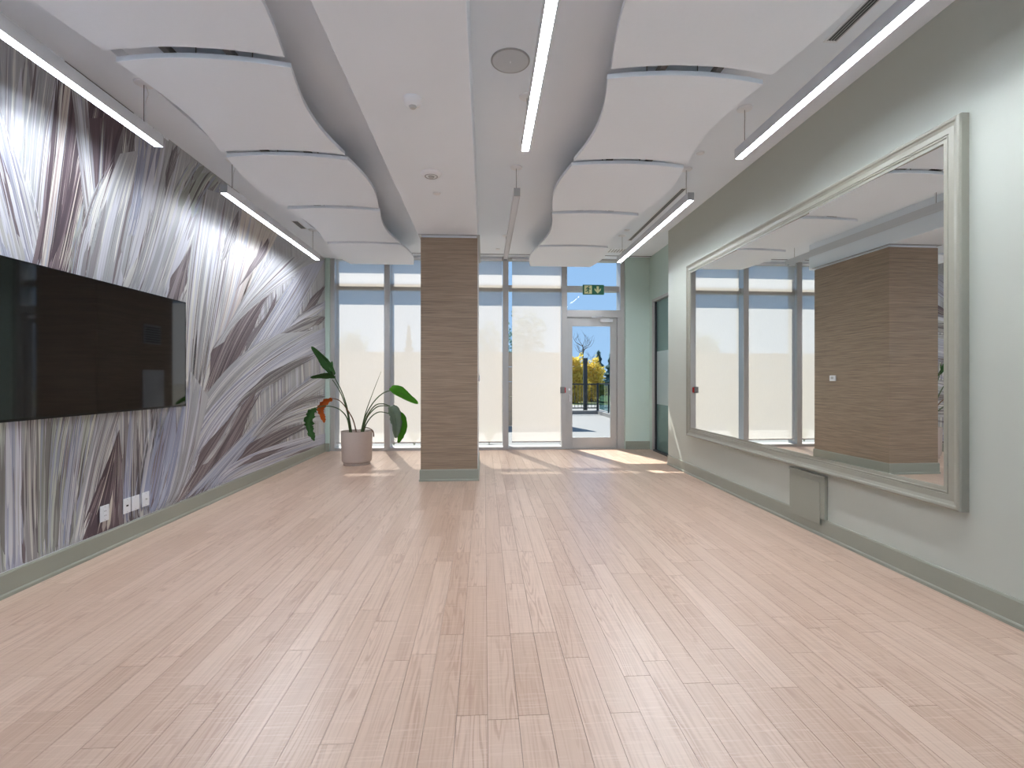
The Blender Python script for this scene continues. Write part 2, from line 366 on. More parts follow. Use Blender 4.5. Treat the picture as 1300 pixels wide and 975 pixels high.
# ================================================================== mural (flat print on the left wall)
def mural():
    PAL = {
     'W': [(180, 180, 182), (168, 169, 172), (210, 209, 205), (164, 164, 170), (200, 200, 208), (146, 142, 145)],
     'L': [(182, 183, 198), (166, 169, 188), (208, 208, 212), (152, 152, 166), (190, 188, 186), (214, 214, 222)],
     'B': [(160, 165, 186), (148, 153, 176), (178, 183, 198), (190, 190, 196), (140, 142, 160)],
     'S': [(170, 174, 164), (150, 152, 144), (186, 190, 180), (130, 128, 124), (160, 164, 178)],
     'K': [(214, 206, 196), (196, 184, 178), (222, 218, 208), (178, 162, 158), (190, 190, 198)],
     'G': [(122, 115, 118), (106, 98, 101), (150, 146, 146), (96, 88, 92), (168, 164, 162)],
     'Q': [(98, 82, 87), (84, 70, 76), (116, 100, 104), (132, 116, 120), (74, 62, 68)], 'P': [(104, 90, 94), (90, 77, 82), (120, 107, 109), (78, 66, 72), (138, 126, 128), (150, 140, 142)]}
    HI = {'Q': [(204, 196, 184), (178, 166, 160), (216, 210, 198)], 'P': [(176, 168, 162), (150, 138, 136)], 'G': [(190, 188, 184), (200, 198, 190)], 'W': [(222, 220, 214), (124, 114, 117)],
          'L': [(218, 218, 224), (132, 128, 140)], 'B': [(206, 208, 220), (120, 120, 134)], 'S': [(206, 206, 196), (100, 94, 94)], 'K': [(226, 220, 212), (140, 116, 112)]}
    F = [ # palette, one edge, other edge (photo pixels on the wall, root to tip), number of strokes
     ('W', [(8, 330), (4, 200), (5, 40)], [(52, 335), (64, 200), (86, 70)], 40),
     ('L', [(-60, 345), (-90, 240), (-120, 60)], [(47, 335), (28, 250), (-4, 130)], 40),
     ('Q', [(50, 350), (68, 240), (82, 70)], [(128, 365), (138, 240), (170, 100)], 46),
     ('Q', [(62, 345), (82, 270), (104, 170)], [(84, 348), (98, 275), (116, 180)], 14),
     ('Q', [(126, 335), (118, 260), (112, 150)], [(138, 320), (142, 250), (160, 150)], 14),
     ('W', [(116, 322), (106, 240), (90, 110)], [(127, 310), (119, 240), (110, 110)], 14),
     ('K', [(50, 345), (64, 250), (84, 90)], [(59, 345), (72, 250), (92, 90)], 6),
     ('S', [(83, 350), (93, 305), (106, 252)], [(97, 350), (101, 305), (108, 252)], 8),
     ('P', [(98, 350), (104, 310), (110, 262)], [(112, 350), (114, 310), (112, 262)], 8),
     ('S', [(118, 330), (122, 270), (128, 150)], [(124, 325), (126, 270), (133, 150)], 6),
     ('G', [(140, 260), (146, 190), (150, 100)], [(170, 260), (172, 200), (185, 140)], 14),
     ('W', [(106, 365), (124, 275), (152, 195)], [(195, 385), (215, 280), (222, 170)], 60),
     ('B', [(160, 300), (172, 240), (182, 150)], [(176, 300), (190, 240), (206, 165)], 16),
     ('W', [(165, 370), (190, 290), (214, 160)], [(245, 390), (272, 310), (304, 225)], 60),
     ('G', [(207, 245), (210, 215), (212, 165)], [(212, 245), (222, 212), (236, 180)], 8),
     ('S', [(222, 260), (240, 222), (252, 190)], [(262, 290), (280, 250), (292, 222)], 22),
     ('P', [(204, 380), (220, 345), (246, 302)], [(234, 390), (238, 350), (249, 302)], 14),
     ('G', [(262, 325), (275, 295), (284, 262)], [(270, 325), (284, 295), (294, 262)], 8),
     ('W', [(236, 560), (240, 400), (262, 240)], [(256, 540), (292, 410), (322, 260)], 80),
     ('K', [(262, 470), (288, 380), (308, 255)], [(277, 455), (317, 370), (356, 290)], 34),
     ('G', [(276, 330), (286, 300), (292, 265)], [(294, 320), (300, 300), (312, 270)], 8),
     ('P', [(300, 365), (318, 335), (326, 305)], [(306, 360), (334, 328), (352, 300)], 12),
     ('P', [(248, 520), (272, 435), (300, 392)], [(282, 510), (322, 420), (374, 346)], 44),
     ('W', [(270, 443), (308, 385), (345, 325)], [(284, 434), (336, 376), (412, 308)], 44),
     ('G', [(288, 478), (320, 420), (352, 378)], [(330, 446), (362, 395), (378, 344)], 26),
     ('P', [(300, 470), (322, 430), (338, 385)], [(318, 455), (340, 415), (362, 362)], 12),
     ('L', [(300, 472), (346, 400), (382, 340)], [(345, 440), (378, 392), (413, 330)], 40),
     ('P', [(382, 396), (396, 376), (413, 352)], [(388, 396), (400, 388), (413, 376)], 8),
     ('L', [(362, 420), (385, 398), (413, 382)], [(350, 430), (385, 410), (413, 392)], 10),
     ('G', [(352, 424), (386, 404), (413, 390)], [(340, 440), (384, 422), (413, 416)], 14),
     ('P', [(396, 412), (405, 404), (413, 398)], [(396, 416), (405, 412), (413, 410)], 4),
     ('W', [(218, 640), (264, 505), (352, 424)], [(248, 610), (312, 490), (413, 418)], 70),
     ('L', [(230, 620), (298, 492), (413, 416)], [(262, 605), (326, 500), (413, 448)], 56),
     ('G', [(300, 510), (345, 470), (392, 448)], [(320, 505), (358, 480), (408, 452)], 16),
     ('P', [(212, 655), (262, 560), (300, 512)], [(268, 632), (310, 546), (346, 478)], 50),
     ('W', [(256, 590), (282, 552), (300, 520)], [(262, 588), (288, 552), (306, 514)], 4),
     ('B', [(238, 650), (306, 558), (372, 488)], [(294, 615), (338, 550), (413, 466)], 56),
     ('W', [(318, 556), (362, 506), (413, 474)], [(336, 548), (376, 516), (413, 492)], 20),
     ('G', [(336, 540), (376, 508), (413, 494)], [(346, 538), (382, 518), (413, 513)], 16),
     ('W', [(320, 562), (362, 526), (413, 510)], [(326, 566), (372, 538), (413, 536)], 22),
     ('P', [(288, 602), (320, 560), (362, 538)], [(306, 594), (348, 568), (413, 536)], 30),
     ('L', [(276, 612), (328, 576), (413, 550)], [(290, 616), (350, 592), (413, 578)], 40),
     ('P', [(300, 592), (328, 576), (362, 566)], [(306, 592), (338, 580), (364, 568)], 6),
     ('P', [(362, 580), (386, 570), (413, 566)], [(372, 582), (390, 577), (413, 576)], 8),
     ('B', [(284, 622), (328, 597), (384, 578)], [(296, 622), (344, 603), (390, 580)], 10),
     ('S', [(-60, 790), (-40, 640), (-30, 530)], [(12, 750), (8, 640), (10, 520)], 30),
     ('L', [(8, 740), (9, 620), (8, 515)], [(28, 730), (26, 620), (26, 515)], 10),
     ('G', [(28, 730), (26, 620), (26, 515)], [(56, 715), (50, 620), (54, 515)], 18),
     ('S', [(50, 715), (50, 620), (50, 515)], [(72, 705), (72, 600), (88, 510)], 16),
     ('S', [(66, 715), (72, 600), (86, 510)], [(112, 695), (120, 600), (140, 505)], 26),
     ('B', [(76, 705), (84, 610), (98, 510)], [(90, 700), (98, 610), (112, 510)], 8),
     ('W', [(92, 705), (110, 600), (130, 508)], [(120, 690), (130, 600), (158, 505)], 18),
     ('Q', [(104, 700), (130, 612), (147, 556)], [(164, 680), (157, 610), (151, 545)], 22),
     ('G', [(146, 675), (150, 600), (150, 505)], [(188, 665), (183, 600), (188, 505)], 22),
     ('B', [(156, 675), (157, 610), (159, 505)], [(165, 670), (166, 610), (174, 505)], 5),
     ('P', [(150, 675), (150, 620), (150, 560)], [(157, 672), (155, 620), (152, 560)], 6),
     ('B', [(174, 668), (181, 600), (200, 500)], [(206, 655), (224, 590), (242, 490)], 22),
     ('W', [(204, 655), (226, 590), (240, 470)], [(218, 645), (238, 600), (264, 505)], 14),
    ]
    V, FC, UV, COLR = [], [], [], []
    def wall(p):
        q = onx(p[0], p[1], XL); return (min(max(q.y, YR), YB-.045), min(max(q.z, .156), ZL-.001))
    def bez(c, t):
        a, b, d = c; k = (1-t)**2; l = 2*t*(1-t); m_ = t*t
        # middle point is ON the curve: convert to control point
        bx = 2*b[0]-.5*(a[0]+d[0]); by = 2*b[1]-.5*(a[1]+d[1])
        return (k*a[0]+l*bx+m_*d[0], k*a[1]+l*by+m_*d[1])
    def ribbon(A, B, u0, u1, v0, v1, depth, col, taper, su, sv, seed, n=14):
        i = len(V)
        for k in range(n+1):
            t = v0+(v1-v0)*k/n; e = k/n
            um = (u0+u1)/2; hw = (u1-u0)/2
            if taper == 1: hw *= min(1, e*6+.08)*min(1, (1-e)*3+.02)
            elif taper == 2: hw *= min(1, e*2.4+.02)*min(1, (1-e)*1.8+.02)
            a = bez(A, t); b = bez(B, t)
            for u in (um-hw, um+hw):
                y = a[0]+(b[0]-a[0])*u; z = a[1]+(b[1]-a[1])*u
                V.append((XL+depth, min(max(y, YR), YB-.043), min(max(z, .156), ZL-.001))); UV.append((u*su+seed, t*sv))
                COLR.append((*col, 1))
        for k in range(n): FC.append((i+2*k, i+2*k+1, i+2*k+3, i+2*k+2))
    rr = random.Random(3)
    # ground layer: pale grey upright strokes over the whole wall
    fs = [('W', [(y, .02), (y-.1, 1.7), (y-.25, 3.5)], [(y+.9, .02), (y+.85, 1.7), (y+.7, 3.5)], 30) for y in [YR+.8*i for i in range(15)]]
    fs += [(p, [wall(q) for q in a], [wall(q) for q in b], n) for p, a, b, n in F]
    boxes = []
    for fi, (p, a, b, n) in enumerate(fs):
        aw = abs(a[1][0]-b[1][0])+abs(a[1][1]-b[1][1])*.6; ln = math.hypot(a[2][0]-a[0][0], a[2][1]-a[0][1])
        sd = rr.uniform(0, 50)
        ys = [q[0] for q in a+b]; zs = [q[1] for q in a+b]; bb = (min(ys)-.12, max(ys)+.12, min(zs)-.12, max(zs)+.12)
        if fi < 15: lev = fi % 2
        else:
            lev = 2
            for o_, l_ in boxes:
                if o_[0] < bb[1] and bb[0] < o_[1] and o_[2] < bb[3] and bb[2] < o_[3]: lev = max(lev, l_+1)
            boxes.append((bb, lev))
        d = .0006+lev*.0002
        if p in 'PG':       # shards run out to a point at the root too
            a = [(a[0][0]*1.25-a[1][0]*.25, a[0][1]*1.25-a[1][1]*.25)]+a[1:]; b = [(b[0][0]*1.25-b[1][0]*.25, b[0][1]*1.25-b[1][1]*.25)]+b[1:]
        ribbon(a, b, 0, 1, 0, 1, d, lin(PAL[p][0]), 2 if p in 'PGBS' and fi >= 15 else 0, aw, ln, sd, 22)
        over = .06 if p in 'PG' else .16
        if p not in 'PGQ':
            for k in range(5):
                wd = min(.5, rr.uniform(.05, .13)/max(aw, .05)); v0 = rr.uniform(0, .5); u = rr.uniform(0, 1)
                ribbon(a, b, u-wd/2, u+wd/2, v0, min(1, v0+rr.uniform(.35, .7)), d+.000003*(1+k), lin(rr.choice(((116, 102, 107), (136, 126, 130), (150, 146, 150), (214, 212, 210), (158, 160, 180)))), 2, aw, ln, sd+k)
        for k in range(int(n*3.2)):
            wd = rr.choice((.005, .007, .010, .014, .022, .04) if p in 'PG' or k > n*.9 else (.014, .03, .06, .09))*rr.uniform(.6, 1.3)/max(aw, .05)
            wd = min(wd, .3)
            v0 = rr.choice((0, rr.uniform(0, .25), rr.uniform(0, .6))); v1 = min(1, v0+rr.uniform(.3, 1.0))
            lim = over if v0 > .1 or p not in 'PG' else -.12
            u = rr.uniform(-lim+wd/2, 1+lim-wd/2)
            if p in 'PG': u = .5+(u-.5)*(1 if v1 < .75 else .62)
            hi = rr.random() < .28
            c = rr.choice(HI[p] if hi else PAL[p][1:])
            if hi: wd *= .4
            ribbon(a, b, u-wd/2, u+wd/2, v0, v1, d+.000003*(7+k % 58), lin(c), 1, aw, ln, sd+k)
    me = bpy.data.meshes.new('mural'); me.from_pydata(V, [], FC)
    uvl = me.uv_layers.new(name='UVMap'); ca = me.color_attributes.new('tint', 'FLOAT_COLOR', 'POINT')
    lv = [0]*len(me.loops); me.loops.foreach_get('vertex_index', lv)
    uvl.data.foreach_set('uv', [c for i in lv for c in UV[i]]); ca.data.foreach_set('color', [c for q in COLR for c in q])
    m = bpy.data.materials.new('mural_print'); m.use_nodes = True; n = m.node_tree; b = n.nodes['Principled BSDF']; L = n.links.new
    at = n.nodes.new('ShaderNodeVertexColor'); at.layer_name = 'tint'; uv = n.nodes.new('ShaderNodeUVMap')
    mp = n.nodes.new('ShaderNodeMapping'); mp.inputs['Scale'].default_value = (70, 1.2, 1); L(uv.outputs[0], mp.inputs[0])
    t = n.nodes.new('ShaderNodeTexNoise'); t.inputs['Scale'].default_value = 1; t.inputs['Detail'].default_value = 4; t.inputs['Roughness'].default_value = .6; L(mp.outputs[0], t.inputs['Vector'])
    r = n.nodes.new('ShaderNodeMapRange'); r.inputs[1].default_value = .25; r.inputs[2].default_value = .75; r.inputs[3].default_value = .76; r.inputs[4].default_value = 1.15; L(t.outputs['Fac'], r.inputs[0])
    x = n.nodes.new('ShaderNodeMix'); x.data_type = 'RGBA'; x.blend_type = 'MULTIPLY'; x.inputs['Factor'].default_value = 1; L(at.outputs['Color'], x.inputs['A']); L(r.outputs[0], x.inputs['B'])
    L(x.outputs['Result'], b.inputs['Base Color']); b.inputs['Roughness'].default_value = .5; b.inputs['Specular IOR Level'].default_value = .35
    M['mural_print'] = m
    link('mural', me, wl, 'mural_print')['label'] = 'feathery grey, lavender and plum brush stroke mural'
mural()

# ================================================================== glazing and shades
ML = [XL+.085, -1.79, -.70, .395, 1.497]       # mullion centres (first is the jamb)
YO = YB+.28                                     # outer face of the bars
HW = .052
ZT0, ZT1 = 2.99, 3.085
def window(n, xa, xb, door=False):
    root = struct(empty('window_%d' % n, ((xa+xb)/2, YB+.1, 0)))
    z0 = 2.61 if door else .05
    la = xa if n == 1 else xa-HW
    part(root, 'mullion', MB().box((la, YB, 0), (xa+(HW if n > 1 else .075), YO, ZC)), 'aluminium', bevel=.004)
    if n == 5: part(root, 'mullion', MB().box((xb-.07, YB, 0), (xb+.01, YO, ZC)), 'aluminium', bevel=.004)
    l = xa+(HW if n > 1 else .075); r = xb-(HW if n < 5 else .07)
    part(root, 'transom', MB().box((l, YB+.10, ZT0), (r, YO, ZT1)), 'aluminium')
    part(root, 'head', MB().box((l, YB+.10, ZC-.03), (r, YO, ZC)), 'aluminium')
    if not door: part(root, 'sill', MB().box((l, YB+.004, 0), (r, YO, .05)), 'aluminium')
    part(root, 'pane', MB().box((l, YB+.15, z0), (r, YB+.162, ZT0)), 'clear_glass')
    part(root, 'pane', MB().box((l, YB+.15, ZT1), (r, YB+.162, ZC-.03)), 'clear_glass')
    return l, r
bays = [window(i+1, ML[i], ML[i+1]) for i in range(4)]
window(5, ML[4], 2.63, True)
SL = ['beige roller shade beside the mural, behind the potted plant', 'beige roller shade left of the column, partly hidden by it',
      'narrow looking beige roller shade right of the column, partly behind it', 'beige roller shade next to the glass exit door']
for i, (l, r) in enumerate(bays):
    l += .012 if i < 3 else .07; r -= .012
    root = tag(empty('roller_shade', ((l+r)/2, YB+.05, .14)), SL[i], 'shade', 'roller shades on the window wall')
    part(root, 'fabric', MB().quad((l, YB+.055, .14), (r, YB+.055, .14), (r, YB+.055, ZC-.05), (l, YB+.055, ZC-.05)), 'shade_mesh')
    part(root, 'bottom_bar', MB().box((l, YB+.048, .128), (r, YB+.062, .15)), 'aluminium')
    part(root, 'roller', MB().lathe([(0, l), (.026, l), (.026, r), (0, r)], (0, YB+.055, ZC-.04), 14, 'x'), 'white_paint', smooth=True)

# ------------------------------------------------------------------ exit door
d1 = struct(empty('door_1', (2.0, YB+.08, 0)), 'grey aluminium exit door with one tall glass pane')
DX0, DX1, DZ = 1.549, 2.50, 2.465
part(d1, 'header', MB().box((ML[4]+HW, YB-.02, DZ+.012), (2.57, YB+.14, 2.61)), 'aluminium', bevel=.003)
part(d1, 'jamb', MB().box((DX1+.006, YB+.0, 0), (2.562, YB+.14, DZ+.012)), 'aluminium', bevel=.003)
G = (1.655, 2.385, .215, 2.315)
yd0, yd1 = YB+.045, YB+.09
part(d1, 'stile', MB().box((DX0+.004, yd0, .012), (G[0], yd1, DZ)), 'aluminium', bevel=.003)
part(d1, 'stile', MB().box((G[1], yd0, .012), (DX1, yd1, DZ)), 'aluminium', bevel=.003)
part(d1, 'bottom_rail', MB().box((G[0], yd0, .012), (G[1], yd1, G[2])), 'aluminium', bevel=.003)
part(d1, 'top_rail', MB().box((G[0], yd0, G[3]), (G[1], yd1, DZ)), 'aluminium', bevel=.003)
part(d1, 'pane', MB().box((G[0], yd0+.018, G[2]), (G[1], yd0+.026, G[3])), 'clear_glass')
part(d1, 'threshold', MB().box((DX0, YB+.01, 0), (DX1, YB+.2, .010)), 'aluminium')
cl = part(d1, 'door_closer', MB().box((2.18, yd0-.05, DZ-.075), (2.42, yd0, DZ-.02)), 'white_plastic', bevel=.006)
part(d1, 'closer_arm', MB().tube([(2.36, yd0-.03, DZ-.015), (1.99, YB-.10, DZ+.0), (2.2, YB-.02, DZ+.03)], .009, 6), 'white_plastic', parent=cl)
ha = part(d1, 'handle', MB().tube([(1.60, yd0, 1.02), (1.60, yd0-.045, 1.02), (1.60, yd0-.045, .90), (1.60, yd0, .90)], .010, 8), 'white_plastic', smooth=True)
part(d1, 'lock_cylinder', MB().lathe([(0, -.012), (.018, -.012), (.02, 0)], (1.60, yd0, 1.12), 16, 'y'), 'white_plastic', parent=None)

# door release box on the mullion by the door
dr = tag(empty('door_release', (1.47, YB-.03, 1.10)), 'small grey door release box with red side on the mullion', 'switch')
part(dr, 'housing', MB().box((1.415, YB-.05, 1.05), (1.497, YB, 1.17)), 'release_grey', bevel=.006)
part(dr, 'red_cover', MB().box((1.497, YB-.045, 1.06), (1.517, YB, 1.16)), 'red_plastic', bevel=.004)

# exit sign
es = tag(empty('exit_sign', (2.03, YB-.03, 2.99)), 'green exit sign with running figure and down arrow above door', 'sign')
part(es, 'sign_board', MB().box((1.842, YB-.028, 2.90), (2.242, YB-.004, 3.085)), 'sign_green', bevel=.003)
part(es, 'mounting_bracket', MB().box((1.98, YB-.006, 3.0), (2.10, YB+.10, 3.06)), 'aluminium')
sg = part(es, 'pictogram_field', MB().box((1.868, YB-.0295, 2.915), (2.012, YB-.028, 3.07)), 'sign_pale')
def poly(pts, yy, dz=.0012):
    return MB().prism(pts, 'y', yy-dz, yy)
fy = YB-.0296
def fig(pts): return [(1.868+u*.144, 2.915+v*.155) for u, v in pts]
man = MB()
man.prism([(1.868+.144*(.60+.085*math.cos(a)), 2.915+.155*(.86+.08*math.sin(a))) for a in [2*PI*k/12 for k in range(12)]], 'y', fy-.001, fy)
for q in ([(.42, .78), (.60, .76), (.58, .46), (.40, .44)], [(.42, .78), (.22, .66), (.18, .50), (.26, .48), (.30, .60), (.44, .66)],
          [(.58, .74), (.72, .60), (.84, .62), (.84, .54), (.70, .50), (.56, .60)], [(.44, .48), (.58, .48), (.66, .30), (.60, .08), (.50, .08), (.54, .28)],
          [(.40, .46), (.50, .42), (.40, .26), (.14, .24), (.14, .33), (.33, .35)]):
    man.prism(fig(q), 'y', fy-.001, fy)
part(es, 'running_figure', man, 'sign_green', parent=None)
ar = MB().prism([(2.10, 3.055), (2.10, 2.985), (2.062, 3.022), (2.062, 2.985), (2.122, 2.922), (2.182, 2.985), (2.182, 3.022), (2.144, 2.985), (2.144, 3.055)], 'y', YB-.0295, YB-.028)
part(es, 'down_arrow', ar, 'sign_pale')

# ------------------------------------------------------------------ glazed side door in the recess
d2 = struct(empty('door_2', (XREC, 8.2, 0)), 'tall glass side door with a frosted band in a grey frame')
part(d2, 'jamb', MB().box((XREC-.012, DR1-.06, 0), (XREC+.12, DR1, DRZ)), 'aluminium', bevel=.003)
part(d2, 'jamb', MB().box((XREC-.012, DR0, 0), (XREC+.12, DR0+.06, DRZ)), 'aluminium', bevel=.003)
part(d2, 'head', MB().box((XREC-.012, DR0, DRZ-.05), (XREC+.12, DR1, DRZ)), 'aluminium', bevel=.003)
part(d2, 'pane', MB().box((XREC+.05, DR0+.06, .03), (XREC+.062, DR1-.06, DRZ-.05)), 'side_door_glass')
part(d2, 'gasket', MB().box((XREC+.02, DR1-.085, .03), (XREC+.049, DR1-.06, DRZ-.05)), 'black_metal')
part(d2, 'threshold', MB().box((XREC-.01, DR0, 0), (XREC+.12, DR1, .03)), 'black_metal')
part(d2, 'frosted_band', MB().box((XREC+.0485, DR0+.06, .86), (XREC+.05, DR1-.09, 1.82)), 'frosted_film')

# ================================================================== ceiling wave panels
ZP, PT = 3.30, .034
def wave_panel(side, k, ya, yb, xi, xo, wide, label, last=False):
    s = 1 if wide else -1; sg_ = 1 if xo > xi else -1
    def px(e, t):         # e 0 inner edge, 1 outer edge
        a = .075*math.sin(PI*t)*s
        return xi-sg_*a if e == 0 else xo+sg_*a
    n = 16; bulge = .065
    ring = []
    def arc(u): return -bulge*4*u*(1-u)
    for i in range(n): u = i/n; ring.append((xi+(xo-xi)*u, ya+arc(u)))
    for i in range(n): t = i/n; ring.append((px(1, t), ya+(yb-ya)*t))
    for i in range(n): u = 1-i/n; ring.append((xi+(xo-xi)*u, yb+(0 if last else arc(u))))
    for i in range(n): t = 1-i/n; ring.append((px(0, t), ya+(yb-ya)*t))
    root = tag(empty('ceiling_panel', ((xi+xo)/2, (ya+yb)/2, ZP)), label, 'ceiling panel', 'wavy white acoustic panels hung below the ceiling')
    part(root, 'board', MB().prism(ring, 'z', ZP, ZP+PT), 'panel_white', bevel=.003)
    for fr in (.33, .68):
        xr = xi+(xo-xi)*fr
        rl = part(root, 'support_rail', MB().box((xr-.02, ya-.16, ZP+PT), (xr+.02, yb-.165, ZP+PT+.045)), 'rail_grey')
        for yy in (ya+.25, yb-.3):
            part(root, 'hanger_rod', MB().tube([(xr, yy, ZP+PT+.045), (xr, yy, ZC)], .004, 6), 'steel_cord')
SLIT = [1.78, 3.20, 4.52, 5.87, 7.34, 8.60]
LN = ['nearest the camera, cut off by the top of the photo', 'second from the camera', 'third from the camera', 'fourth from the camera', 'farthest, nearest the windows']
for k in range(5):
    ya = SLIT[k]; yb = SLIT[k+1]-(.10 if k < 4 else 0)
    wave_panel(1, k, ya, yb, .81, 1.87, k % 2 == 0, 'wavy white ceiling panel on the mirror side, '+LN[k], k == 4)
    wave_panel(-1, k, ya, yb, -1.23, -2.30, k % 2 == 0, 'wavy white ceiling panel on the mural side, '+LN[k], k == 4)

# ================================================================== linear pendants
def pendant(x, ya, yb, zb, zc, lit, label, wires):
    root = tag(empty('pendant_light', (x, (ya+yb)/2, zb)), label, 'pendant light', 'slim white linear pendant lights')
    hw, ht = .033, .086
    part(root, 'housing', MB().box((x-hw, ya, zb+.028), (x+hw, yb, zb+ht)).box((x-hw, ya, zb), (x-hw+.004, yb, zb+.028)).box((x+hw-.004, ya, zb), (x+hw, yb, zb+.028)), 'fixture_white')
    part(root, 'diffuser', MB().box((x-hw+.004, ya+.004, zb+.022), (x+hw-.004, yb-.004, zb+.028)), 'lamp_diffuser' if lit else 'lamp_diffuser_off')
    part(root, 'end_cap', MB().box((x-hw, ya-.003, zb+.001), (x+hw, ya, zb+ht)), 'fixture_grey')
    part(root, 'end_cap', MB().box((x-hw, yb, zb+.001), (x+hw, yb+.003, zb+ht)), 'fixture_grey')
    for yy in wires:
        part(root, 'suspension_cable', MB().tube([(x, yy, zb+ht), (x, yy, zc)], .0025, 6), 'steel_cord')
        part(root, 'ceiling_canopy', MB().lathe([(0, 0), (.05, 0), (.062, .006), (.064, .014), (0, .014)], (x, yy, zc-.014), 24), 'white_plastic', smooth=True)
    yy = wires[0] if wires[0] > 3 and len(wires) == 2 and ya > 4 else wires[-1]
    part(root, 'power_cord', MB().tube([(x+.012, yy+.005, zc-.012), (x+.02, yy+.02, zc-.07), (x+.004, yy+.012, zc-.14), (x+.004, yy+.006, zb+ht)], .003, 6), 'white_plastic')
pendant(-2.53, 1.25, 3.97, 3.125, ZL, True, 'lit linear pendant along the mural, nearer the camera, above the television', (1.5, 3.80))
pendant(-2.53, 4.92, 7.62, 3.125, ZL, True, 'lit linear pendant along the mural, nearer the windows', (5.08, 7.4))
pendant(.343, 1.35, 4.14, 3.245, ZC, True, 'lit linear pendant over the middle of the room, cut off by the photo', (1.6, 3.95))
pendant(.343, 5.16, 7.98, 3.245, ZC, False, 'unlit linear pendant over the middle of the room, farther back', (5.28, 7.8))
pendant(2.19, 1.35, 4.12, 3.215, ZC, True, 'lit linear pendant above the mirror, nearer the camera', (1.6, 4.02))
pendant(2.19, 5.10, 7.90, 3.215, ZC, True, 'lit linear pendant on the mirror side, nearer the exit door', (5.22, 7.7))

# ================================================================== small ceiling devices
def disc(name, px, py, z, prof, label, cat, m='white_plastic', extra=None):
    p = onz(px, py, z); root = tag(empty(name, p), label, cat)
    part(root, 'housing', MB().lathe([(r, z+dz) for r, dz in prof], (p.x, p.y, 0), 28), m, smooth=True)
    if extra: extra(root, p)
    return root
def sm1(root, p):
    part(root, 'sensing_chamber', MB().lathe([(0, -.062), (.018, -.06), (.026, -.05), (.026, -.044)], (p.x, p.y, p.z), 20), 'grey_plastic', smooth=True)
    part(root, 'indicator_light', MB().lathe([(0, -.052), (.005, -.05), (.005, -.04)], (p.x+.035, p.y-.01, p.z), 10), 'white_paint')
disc('smoke_detector', 524, 126, ZS, [(0, -.05), (.03, -.048), (.052, -.036), (.064, -.014), (.066, 0), (0, 0)], 'domed white smoke detector on the dropped beam, nearer the camera', 'detector', extra=sm1)
def sm2(root, p):
    part(root, 'strobe_lens', MB().lathe([(0, -.045), (.02, -.043), (.03, -.03), (.03, -.02)], (p.x, p.y, p.z), 20), 'grey_plastic', smooth=True)
    part(root, 'inner_ring', MB().lathe([(.05, -.03), (.055, -.034), (.06, -.03)], (p.x, p.y, p.z), 28), 'fixture_grey', smooth=True)
disc('alarm_strobe', 547.5, 220, ZS, [(0, -.03), (.06, -.03), (.082, -.02), (.094, -.006), (.096, 0), (0, 0)], 'flat round alarm device on the dropped beam near the column', 'alarm', extra=sm2)
disc('sprinkler_cover', 554.5, 245, ZS, [(0, -.012), (.032, -.012), (.038, -.006), (.038, 0), (0, 0)], 'tiny white sprinkler cover on the dropped beam before the column', 'sprinkler')
disc('sprinkler_cover', 889, 194, ZC, [(0, -.012), (.034, -.012), (.04, -.006), (.04, 0), (0, 0)], 'white sprinkler cover on the ceiling near the mirror side pendant', 'sprinkler')
disc('sprinkler_cover', 796, 292, ZC, [(0, -.012), (.034, -.012), (.04, -.006), (.04, 0), (0, 0)], 'white sprinkler cover on the ceiling near the exit door', 'sprinkler')
disc('sprinkler_cover', 632, 316, ZC, [(0, -.012), (.034, -.012), (.04, -.006), (.04, 0), (0, 0)], 'white sprinkler cover on the ceiling between column and windows', 'sprinkler')
mat('speaker_mesh', (204, 208, 212), .7, noise=.25, scale=350)
def spk(root, p):
    part(root, 'grille', MB().lathe([(0, -.011), (.10, -.011), (.128, -.007)], (p.x, p.y, p.z), 36), 'speaker_mesh')
    part(root, 'badge', MB().box((p.x-.004, p.y-.01, p.z-.0125), (p.x+.004, p.y+.01, p.z-.011)), 'white_paint')
disc('ceiling_speaker', 648, 77, ZC, [(0, -.006), (.128, -.006), (.136, -.008), (.14, -.004), (.14, 0), (0, 0)], 'large round grey ceiling speaker beside the middle pendant', 'speaker', m='fixture_grey', extra=spk)
def slot(label, xc, ya, yb, z, n, pitch, back='dark_gap', blade='fixture_grey'):
    root = tag(empty('slot_diffuser', (xc, (ya+yb)/2, z)), label, 'air diffuser')
    w_ = n*pitch/2
    part(root, 'frame', MB().box((xc-w_-.018, ya-.018, z-.004), (xc-w_, yb+.018, z)).box((xc+w_, ya-.018, z-.004), (xc+w_+.018, yb+.018, z))
         .box((xc-w_, ya-.018, z-.004), (xc+w_, ya, z)).box((xc-w_, yb, z-.004), (xc+w_, yb+.018, z)), 'white_paint')
    part(root, 'backing', MB().box((xc-w_, ya, z-.001), (xc+w_, yb, z)), back)
    for k in range(n+1):
        xx = xc-w_+k*pitch
        part(root, 'blade', MB().box((xx-pitch*.2, ya, z-.005), (xx+pitch*.2, yb, z-.001)), blade)
slot('dark slotted air diffuser above the mirror, cut off by the photo', 2.335, 1.2, 3.18, ZC, 3, .02)
slot('long slotted air diffuser beside the pendant near the exit door', 2.385, 5.75, 7.95, ZC, 2, .022)
slot('short slotted air diffuser above the mural near the windows', -2.64, 7.0, 7.34, ZL, 3, .022)
slot('small slotted air diffuser in the ceiling just above the exit door', 2.35, 8.5, 8.72, ZC, 6, .05, 'fixture_grey', 'white_paint')

